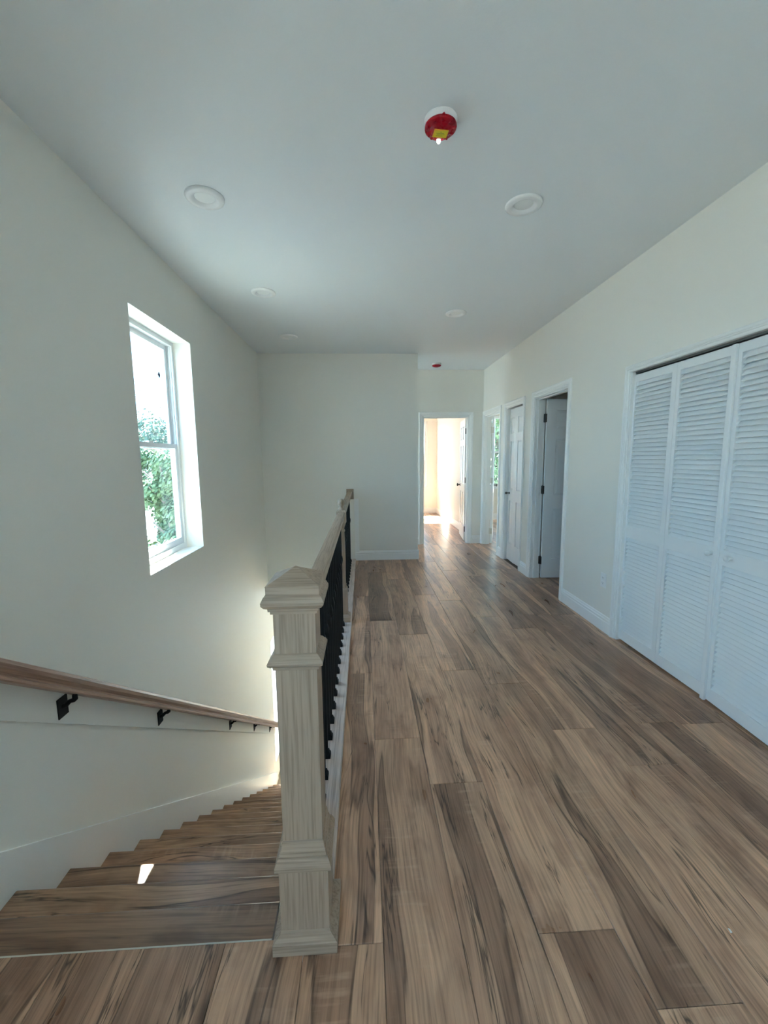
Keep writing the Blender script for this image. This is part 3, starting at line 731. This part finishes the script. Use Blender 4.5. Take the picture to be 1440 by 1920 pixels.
def wall_knob(parent, y, z):
    q = MB().lathe(knob_prof, 0, 0, 18)
    MB().add([(-0.017 - v[2], y + v[0], z + v[1]) for v in q.v], q.f, True).obj('knob', 'plastic', parent)['label'] = 'round white knob'
dL = struct(empty('door_5', (XR + 0.036, CL[1] - 0.006, 0)), 'left pair of white louvered bifold closet doors beside the outlet', 'door')
p1 = louver_panel(dL, (0, 0, 0), 0.0); p2 = louver_panel(dL, (0, -PWID - 0.002, 0), 0.0)
wall_knob(p2, -0.365, 0.852)
MB().cbox(-0.033, -0.017, -PWID - 0.006, -PWID + 0.022, LZ0 - 0.008, LZ1, 0.002).obj('edge_strip', 'louver', p2)
dR = struct(empty('door_6', (XR + 0.036, CL[1] - 0.006 - 2 * (PWID + 0.002), 0)), 'right pair of white louvered bifold closet doors nearest the viewer', 'door')
th3 = math.radians(-3.2)
p3 = louver_panel(dR, (0.0, -0.003, 0), th3)
p4 = louver_panel(dR, (math.sin(th3) * (PWID + 0.002), -0.003 - math.cos(th3) * (PWID + 0.002), 0), -th3)
wall_knob(p3, -0.080, 0.852)

# ------------------------------------------------------------------ windows
def win_y(name, W, xf, label, inward, portal=True):
    """double hung window in a wall that runs along Y. xf = inner face of the frame, inward=+1 room is on +x"""
    y0, y1, z0, z1 = W; s = inward
    root = struct(empty(name, (xf, (y0 + y1) / 2, z0)), label, 'window')
    return double_hung(root, y0, y1, z0, z1, lambda a, d, z: Vector((xf - s * d, a, z)) - root.location)
def win_x(name, W, yf, label, inward):
    x0, x1, z0, z1 = W; s = inward
    root = struct(empty(name, ((x0 + x1) / 2, yf, z0)), label, 'window')
    return double_hung(root, x0, x1, z0, z1, lambda a, d, z: Vector((a, yf - s * d, z)) - root.location)
def double_hung(root, a0, a1, z0, z1, put):
    def bx(mb, x0, x1, d0, d1, za, zb):
        vs = [tuple(put(a, d, z)) for z in (za, zb) for a, d in ((x0, d0), (x1, d0), (x1, d1), (x0, d1))]
        return mb.add(vs, [(0, 3, 2, 1), (4, 5, 6, 7), (0, 1, 5, 4), (1, 2, 6, 5), (2, 3, 7, 6), (3, 0, 4, 7)])
    fw = 0.030; zm = (z0 + z1) / 2 + 0.01
    mb = MB()
    bx(mb, a0, a0 + fw, 0, 0.068, z0, z1); bx(mb, a1 - fw, a1, 0, 0.068, z0, z1)
    bx(mb, a0 + fw, a1 - fw, 0, 0.068, z0, z0 + fw + 0.012); bx(mb, a0 + fw, a1 - fw, 0, 0.068, z1 - fw, z1)
    for e in (0.012, 0.030):               # jamb liner ribs
        bx(mb, a0 + fw, a0 + fw + 0.006, e, e + 0.006, zm, z1 - fw); bx(mb, a1 - fw - 0.006, a1 - fw, e, e + 0.006, zm, z1 - fw)
    mb.obj('window_frame', 'vinyl', root)
    for nm, za, zb, d0, d1, br in (('upper_sash', zm - 0.020, z1 - fw, 0.040, 0.062, 0.034), ('lower_sash', z0 + fw + 0.012, zm + 0.020, 0.010, 0.036, 0.050)):
        sw = 0.040; mb = MB(); b0, b1 = a0 + fw + 0.002, a1 - fw - 0.002
        bx(mb, b0, b0 + sw, d0, d1, za, zb); bx(mb, b1 - sw, b1, d0, d1, za, zb)
        bx(mb, b0 + sw, b1 - sw, d0, d1, za, za + br); bx(mb, b0 + sw, b1 - sw, d0, d1, zb - 0.034, zb)
        sh = mb.obj(nm, 'vinyl', root)
        dm = (d0 + d1) / 2
        bx(MB(), b0 + sw - 0.004, b1 - sw + 0.004, dm - 0.002, dm + 0.002, za + br - 0.004, zb - 0.030).obj('pane', 'glass', sh)
        if nm == 'lower_sash':
            lk = MB(); bx(lk, (b0 + b1) / 2 - 0.03, (b0 + b1) / 2 + 0.03, 0.012, 0.034, zb, zb + 0.012); lk.obj('sash_lock', 'vinyl', sh)
    return root
win_y('window_1', W1, XL - 0.132, 'tall white double hung window in the left wall above the stairs', 1)
win_y('window_2', W2, XL - 0.132, 'lower stair window half hidden behind the newel post', 1)
def wide(W, n): # split a wide opening into n units
    s = (W[1] - W[0]) / n
    return [(W[0] + i * s, W[0] + (i + 1) * s, W[2], W[3]) for i in range(n)]
win_x('added_window_3', WB, YB - 0.132, 'narrow window added for daylight behind the viewer', -1)
win_x('window_5', WFAR, YF + 0.10, 'tall window on the far wall of the end bedroom', 1)
win_x('added_window_8', WFAR2, YF + 0.10, 'second window added to light the end bedroom, hidden from the landing', 1)
win_y('added_window_11', WP, XL - 0.132, 'window added to light the made-up side passage, hidden from the landing', 1)
win_y('added_window_4', WL, XL - 0.132, 'left window added for daylight beside the viewer, outside the picture', 1)
win_x('added_window_13', WSIDE2, YA + 0.10, 'second window added to light the side bedroom, hidden from the landing', 1)
win_x('added_window_7', WLOW, YF + 0.10, 'large unseen entry window added to light the floor below', 1)
win_x('window_6', WSIDE, YA + 0.10, 'bright window seen through the side bedroom door', 1)

# ------------------------------------------------------------------ ceiling fixtures
trim_me = MB().lathe([(0.0965, 0.0), (0.0975, -0.004), (0.0950, -0.0095), (0.0860, -0.0140), (0.0720, -0.0155), (0.0640, -0.0145), (0.0500, -0.0025), (0.0480, -0.0010)], 0, 0, 40, caps=False).mesh('trim_ring', 'plastic')
lens_me = MB().lathe([(0.0505, -0.0022), (0.0300, -0.0030), (0.0010, -0.0034)], 0, 0, 40, caps=False).mesh('lens', 'lens')
for (x, y), lab in zip([(-0.795, 2.378), (0.888, 2.384), (-0.785, 3.614), (0.898, 4.068), (-0.800, 4.849)],
                       ['white recessed light on the ceiling above the stairs, nearest the viewer of the left row', 'white recessed light nearest the louvered closet',
                        'recessed light in the middle of the row above the stairs', 'recessed light on the ceiling before the hallway', 'farthest recessed light of the stair row, close to the end wall']):
    r = tag(empty('recessed_light', (x, y, ZC)), lab, 'ceiling light', 'recessed ceiling lights')
    link('trim_ring', trim_me, r); link('lens', lens_me, r)

def smoke_alarm(x, y, s, label):
    r = tag(empty('smoke_alarm', (x, y, ZC)), label, 'smoke alarm', 'smoke alarms with red covers')
    MB().lathe([(0.064 * s, 0.0), (0.066 * s, -0.003), (0.066 * s, -0.010 * s), (0.060 * s, -0.014 * s), (0.060 * s, -0.028 * s), (0.056 * s, -0.031 * s)], 0, 0, 40).obj('base', 'plastic', r)
    c = MB().lathe([(0.0615 * s, -0.024 * s), (0.0640 * s, -0.026 * s), (0.0640 * s, -0.033 * s), (0.060 * s, -0.037 * s), (0.046 * s, -0.039 * s), (0.043 * s, -0.042 * s), (0.037 * s, -0.047 * s), (0.032 * s, -0.0485 * s), (0.001, -0.049 * s)], 0, 0, 40)
    for k in range(10):
        a = 2 * math.pi * k / 10 + .3
        v = [(0.047, 0.0035), (0.057, 0.0035), (0.057, -0.0035), (0.047, -0.0035)]
        vs = [((p * math.cos(a) - q * math.sin(a)) * s, (p * math.sin(a) + q * math.cos(a)) * s, z * s) for z in (-0.036, -0.042) for p, q in v]
        c.add(vs, [(0, 3, 2, 1), (4, 5, 6, 7), (0, 1, 5, 4), (1, 2, 6, 5), (2, 3, 7, 6), (3, 0, 4, 7)])
    cover = c.obj('dust_cover', 'red', r); cover['label'] = 'red plastic dust cover'
    # pull tab towards the viewer side of the ceiling
    MB().add([(-0.010 * s, -0.060 * s, -0.028 * s), (0.010 * s, -0.060 * s, -0.028 * s), (0.002 * s, -0.074 * s, -0.028 * s), (-0.002 * s, -0.074 * s, -0.028 * s),
              (-0.010 * s, -0.060 * s, -0.032 * s), (0.010 * s, -0.060 * s, -0.032 * s), (0.002 * s, -0.074 * s, -0.032 * s), (-0.002 * s, -0.074 * s, -0.032 * s)],
             [(0, 3, 2, 1), (4, 5, 6, 7), (0, 1, 5, 4), (1, 2, 6, 5), (2, 3, 7, 6), (3, 0, 4, 7)]).obj('pull_tab', 'red', cover)
    return r, cover
alarm, cover = smoke_alarm(0.335, 1.84, 1.0, 'round smoke alarm with red dust cover and yellow sticker on the ceiling')
st = MB().box(-0.029, 0.029, -0.018, 0.022, -0.0515, -0.0488).obj('sticker', 'sticker_edge', cover); st.rotation_euler = (0, 0, 0.08); st['label'] = 'yellow warning sticker'
MB().box(-0.0255, 0.0255, -0.0145, 0.0185, -0.0519, -0.0512).obj('sticker_face', 'yellow', alarm).parent = cover
for i, (a, b) in enumerate([(-0.004, 0.004), (-0.017, 0.013), (-0.015, 0.017), (-0.018, 0.010)]):
    MB().box(a, b, -0.009 + i * 0.0065, -0.0072 + i * 0.0065, -0.0522, -0.0518).obj('ink_line', 'ink', cover)
ld = MB().lathe([(0.0075, -0.040), (0.0075, -0.050), (0.005, -0.054), (0.0005, -0.055)], 0, 0, 14).obj('indicator', 'led', alarm); ld.location = (0.001, 0.050, 0.002); ld['label'] = 'glowing white spot'
smoke_alarm(1.085, 6.16, 1.0, 'small far smoke alarm with red cover on the hallway ceiling')

# ------------------------------------------------------------------ wall outlet, floor chip
out = tag(empty('wall_outlet', (XR, 3.12, 0.407)), 'white duplex outlet on the wall left of the louvered closet', 'outlet')
MB().cbox(-0.006, 0.0, -0.036, 0.036, -0.058, 0.058, 0.002).obj('cover_plate', 'plastic', out)
for dz_ in (-0.020, 0.020):
    f = MB().cbox(-0.0085, -0.005, -0.0165, 0.0165, dz_ - 0.0145, dz_ + 0.0145, 0.002).obj('socket', 'plastic', out)
    MB().box(-0.0088, -0.0084, -0.0075, -0.0055, dz_ - 0.002, dz_ + 0.007).box(-0.0088, -0.0084, 0.0055, 0.0075, dz_ - 0.002, dz_ + 0.007).box(-0.0088, -0.0084, -0.002, 0.002, dz_ - 0.010, dz_ - 0.006).obj('slots', 'dark', f)
c_ = at(1370, 1750, 1.0); d_ = ray(1370, 1750); t_ = -CAM_H / d_.z
cx, cy = d_.x * t_, d_.y * t_
tag(MB().add([(0, 0, 0), (0.006, 0.001, 0), (0.007, 0.010, 0), (0.002, 0.012, 0), (0, 0, 0.0015), (0.006, 0.001, 0.002), (0.007, 0.010, 0.0015), (0.002, 0.012, 0.002)],
             [(0, 3, 2, 1), (4, 5, 6, 7), (0, 1, 5, 4), (1, 2, 6, 5), (2, 3, 7, 6), (3, 0, 4, 7)]).obj('paint_chip', 'debris', None, (cx, cy, 0.0003)), 'tiny white chip lying on the floor at lower right', 'debris')
tag(MB().add([(0, -0.022, 0), (0, 0.0, 0.026), (0, 0.022, 0.002), (0, 0.004, -0.026), (0.004, -0.014, 0), (0.004, 0.0, 0.017), (0.004, 0.014, 0.002), (0.004, 0.003, -0.017)],
             [(0, 3, 2, 1), (4, 5, 6, 7), (0, 1, 5, 4), (1, 2, 6, 5), (2, 3, 7, 6), (3, 0, 4, 7)]).obj('dark_speck', 'pane_speck', None, tuple(Vector((XL - 0.1795, 0, 0)) + Vector((0, *(lambda d: (d.y, CAM_H + d.z))(ray(298, 703) * ((XL - 0.18) / ray(298, 703).x)))))),
    'small dark speck on the upper pane of the stair window', 'insect')

# ------------------------------------------------------------------ outdoors
GZ = -3.55
struct(MB().box(-120, XL - WT - 0.02, -60, 160, GZ - 0.2, GZ).box(XL - WT - 0.02, 120, YF + WT + 0.02, 160, GZ - 0.2, GZ).box(XL - WT - 0.02, 120, -60, YB - WT - 0.02, GZ - 0.2, GZ).obj('ground', 'grass'), 'lawn outside the house', 'ground')
struct(MB().add([(-60, 16, GZ), (60, 44, GZ), (58, 52, GZ), (-62, 24, GZ), (-60, 16, GZ + .03), (60, 44, GZ + .03), (58, 52, GZ + .03), (-62, 24, GZ + .03)],
                [(0, 3, 2, 1), (4, 5, 6, 7), (0, 1, 5, 4), (1, 2, 6, 5), (2, 3, 7, 6), (3, 0, 4, 7)]).obj('road', 'road'), 'pale street seen through the stair window', 'road')
def make_tree(x, y, h, rad, mat, label, seed, leaves=6500, name='tree', cat='tree', group='trees outside the windows', low=.42):
    rnd = random.Random(seed)
    t = tag(empty(name, (x, y, GZ)), label, cat, group)
    tr = MB().tube([(0, 0, 0), (0.05, 0.02, h * 0.25), (-0.08, 0.05, h * 0.5), (0.1, 0, h * 0.8)], [0.22 * h / 8, 0.17 * h / 8, 0.12 * h / 8, 0.04 * h / 8], 8)
    for k in range(7):
        a = rnd.uniform(0, 6.28); z = h * rnd.uniform(0.35, 0.7)
        tr.tube([(0, 0, z), (math.cos(a) * rad * .4, math.sin(a) * rad * .4, z + .5), (math.cos(a) * rad * .8, math.sin(a) * rad * .8, z + 1.0)], [0.07, 0.05, 0.02], 5)
    tr.obj('trunk', 'bark', t)
    blobs = [(Vector((rnd.uniform(-.6, .6) * rad, rnd.uniform(-.6, .6) * rad, h * rnd.uniform(low, .86))), rad * rnd.uniform(.35, .6)) for _ in range(11)]
    vs, fs = [], []
    for _ in range(leaves):
        c, r = rnd.choice(blobs)
        d = Vector((rnd.gauss(0, 1), rnd.gauss(0, 1), rnd.gauss(0, 1))).normalized()
        p = c + d * r * rnd.uniform(.55, 1.0)
        n_ = (d + Vector((rnd.uniform(-.7, .7), rnd.uniform(-.7, .7), rnd.uniform(-.2, .9)))).normalized()
        a = n_.orthogonal().normalized(); b_ = n_.cross(a); s = rnd.uniform(.06, .13)
        o = len(vs); vs += [tuple(p - a * s), tuple(p + b_ * s * .55), tuple(p + a * s), tuple(p - b_ * s * .55)]; fs.append((o, o + 1, o + 2, o + 3))
    f = MB().add(vs, fs).obj('foliage', mat, t); f['kind'] = 'stuff'
def tree_px(px, Y, *a): p = at(px, 900, Y); make_tree(p.x, Y, *a)
tree_px(292, 27, 8.4, 2.6, 'leaf_a', 'rounded dark tree in the middle of the upper stair window pane', 3)
tree_px(258, 58, 12.4, 3.0, 'leaf_a', 'farther dark tree at the left edge of the stair window', 4)
tree_px(330, 37, 9.6, 3.2, 'leaf_a', 'farther dark tree at the right edge of the stair window', 5)
tree_px(312, 19, 5.8, 1.6, 'leaf_b', 'light green young tree in the lower stair window pane', 6)
tree_px(256, 22, 6.4, 1.5, 'leaf_b', 'light green tree at the left of the lower stair window pane', 8)
tree_px(352, 32, 7.6, 2.0, 'leaf_b', 'light green tree at the right of the lower stair window pane', 9)
make_tree(6.2, 19.0, 9.0, 2.8, 'leaf_b', 'leafy tree outside the side bedroom window', 11)
make_tree(9.0, 25.0, 10.0, 3.0, 'leaf_a', 'dark tree farther behind the side bedroom window', 12)
make_tree(2.0, 24.0, 8.5, 2.6, 'leaf_b', 'tree outside the end bedroom window', 13)
make_tree(-8.0, 9.5, 7.0, 1.8, 'leaf_b', 'tree outside the lower stair window', 14)
for px, Y, lab in ((266, 13.8, 'low green bush at the bottom left of the stair window'), (306, 24.2, 'low green bush in the middle of the bottom of the stair window'), (322, 16.6, 'low green bush at the bottom right of the stair window')):
    p = at(px, 900, Y); make_tree(p.x, Y, 2.5, 0.95, 'leaf_b', lab, int(px), 2600, 'bush', 'bush', 'bushes below the stair window', .15)
for k, (pa, pb) in enumerate([((236, 733), (344, 727)), ((236, 740), (344, 736)), ((236, 744), (344, 741)), ((236, 716), (344, 712))]):
    a, b = at(*pa, 21), at(*pb, 26); d = (b - a)
    pts = [a + d * t + Vector((0, 0, 0.02 * (t - .5) ** 2)) for t in (-2.2, -1.2, -0.4, 0.5, 1.4, 2.2, 3.2)]
    tag(MB().tube(pts, 0.022, 6).obj('power_line', 'wire'), ['highest of the three close power lines across the stair window', 'middle power line across the stair window', 'lowest power line across the stair window', 'single power line above the others in the stair window'][k], 'cable', 'power lines')
for t_, lab in ((-2.2, 'wooden utility pole left of the stair window view'), (3.2, 'wooden utility pole right of the stair window view')):
    a, b = at(236, 738, 21), at(344, 732, 26); p = a + (b - a) * t_
    u = empty('utility_pole', (p.x, p.y, GZ)); tag(u, lab, 'pole', 'utility poles')
    MB().tube([(0, 0, 0), (0, 0, p.z - GZ + 1.0)], [0.15, 0.11], 10).obj('pole', 'pole', u)
    MB().box(-0.9, 0.9, -0.06, 0.06, p.z - GZ + .35, p.z - GZ + .47).obj('cross_arm', 'pole', u)
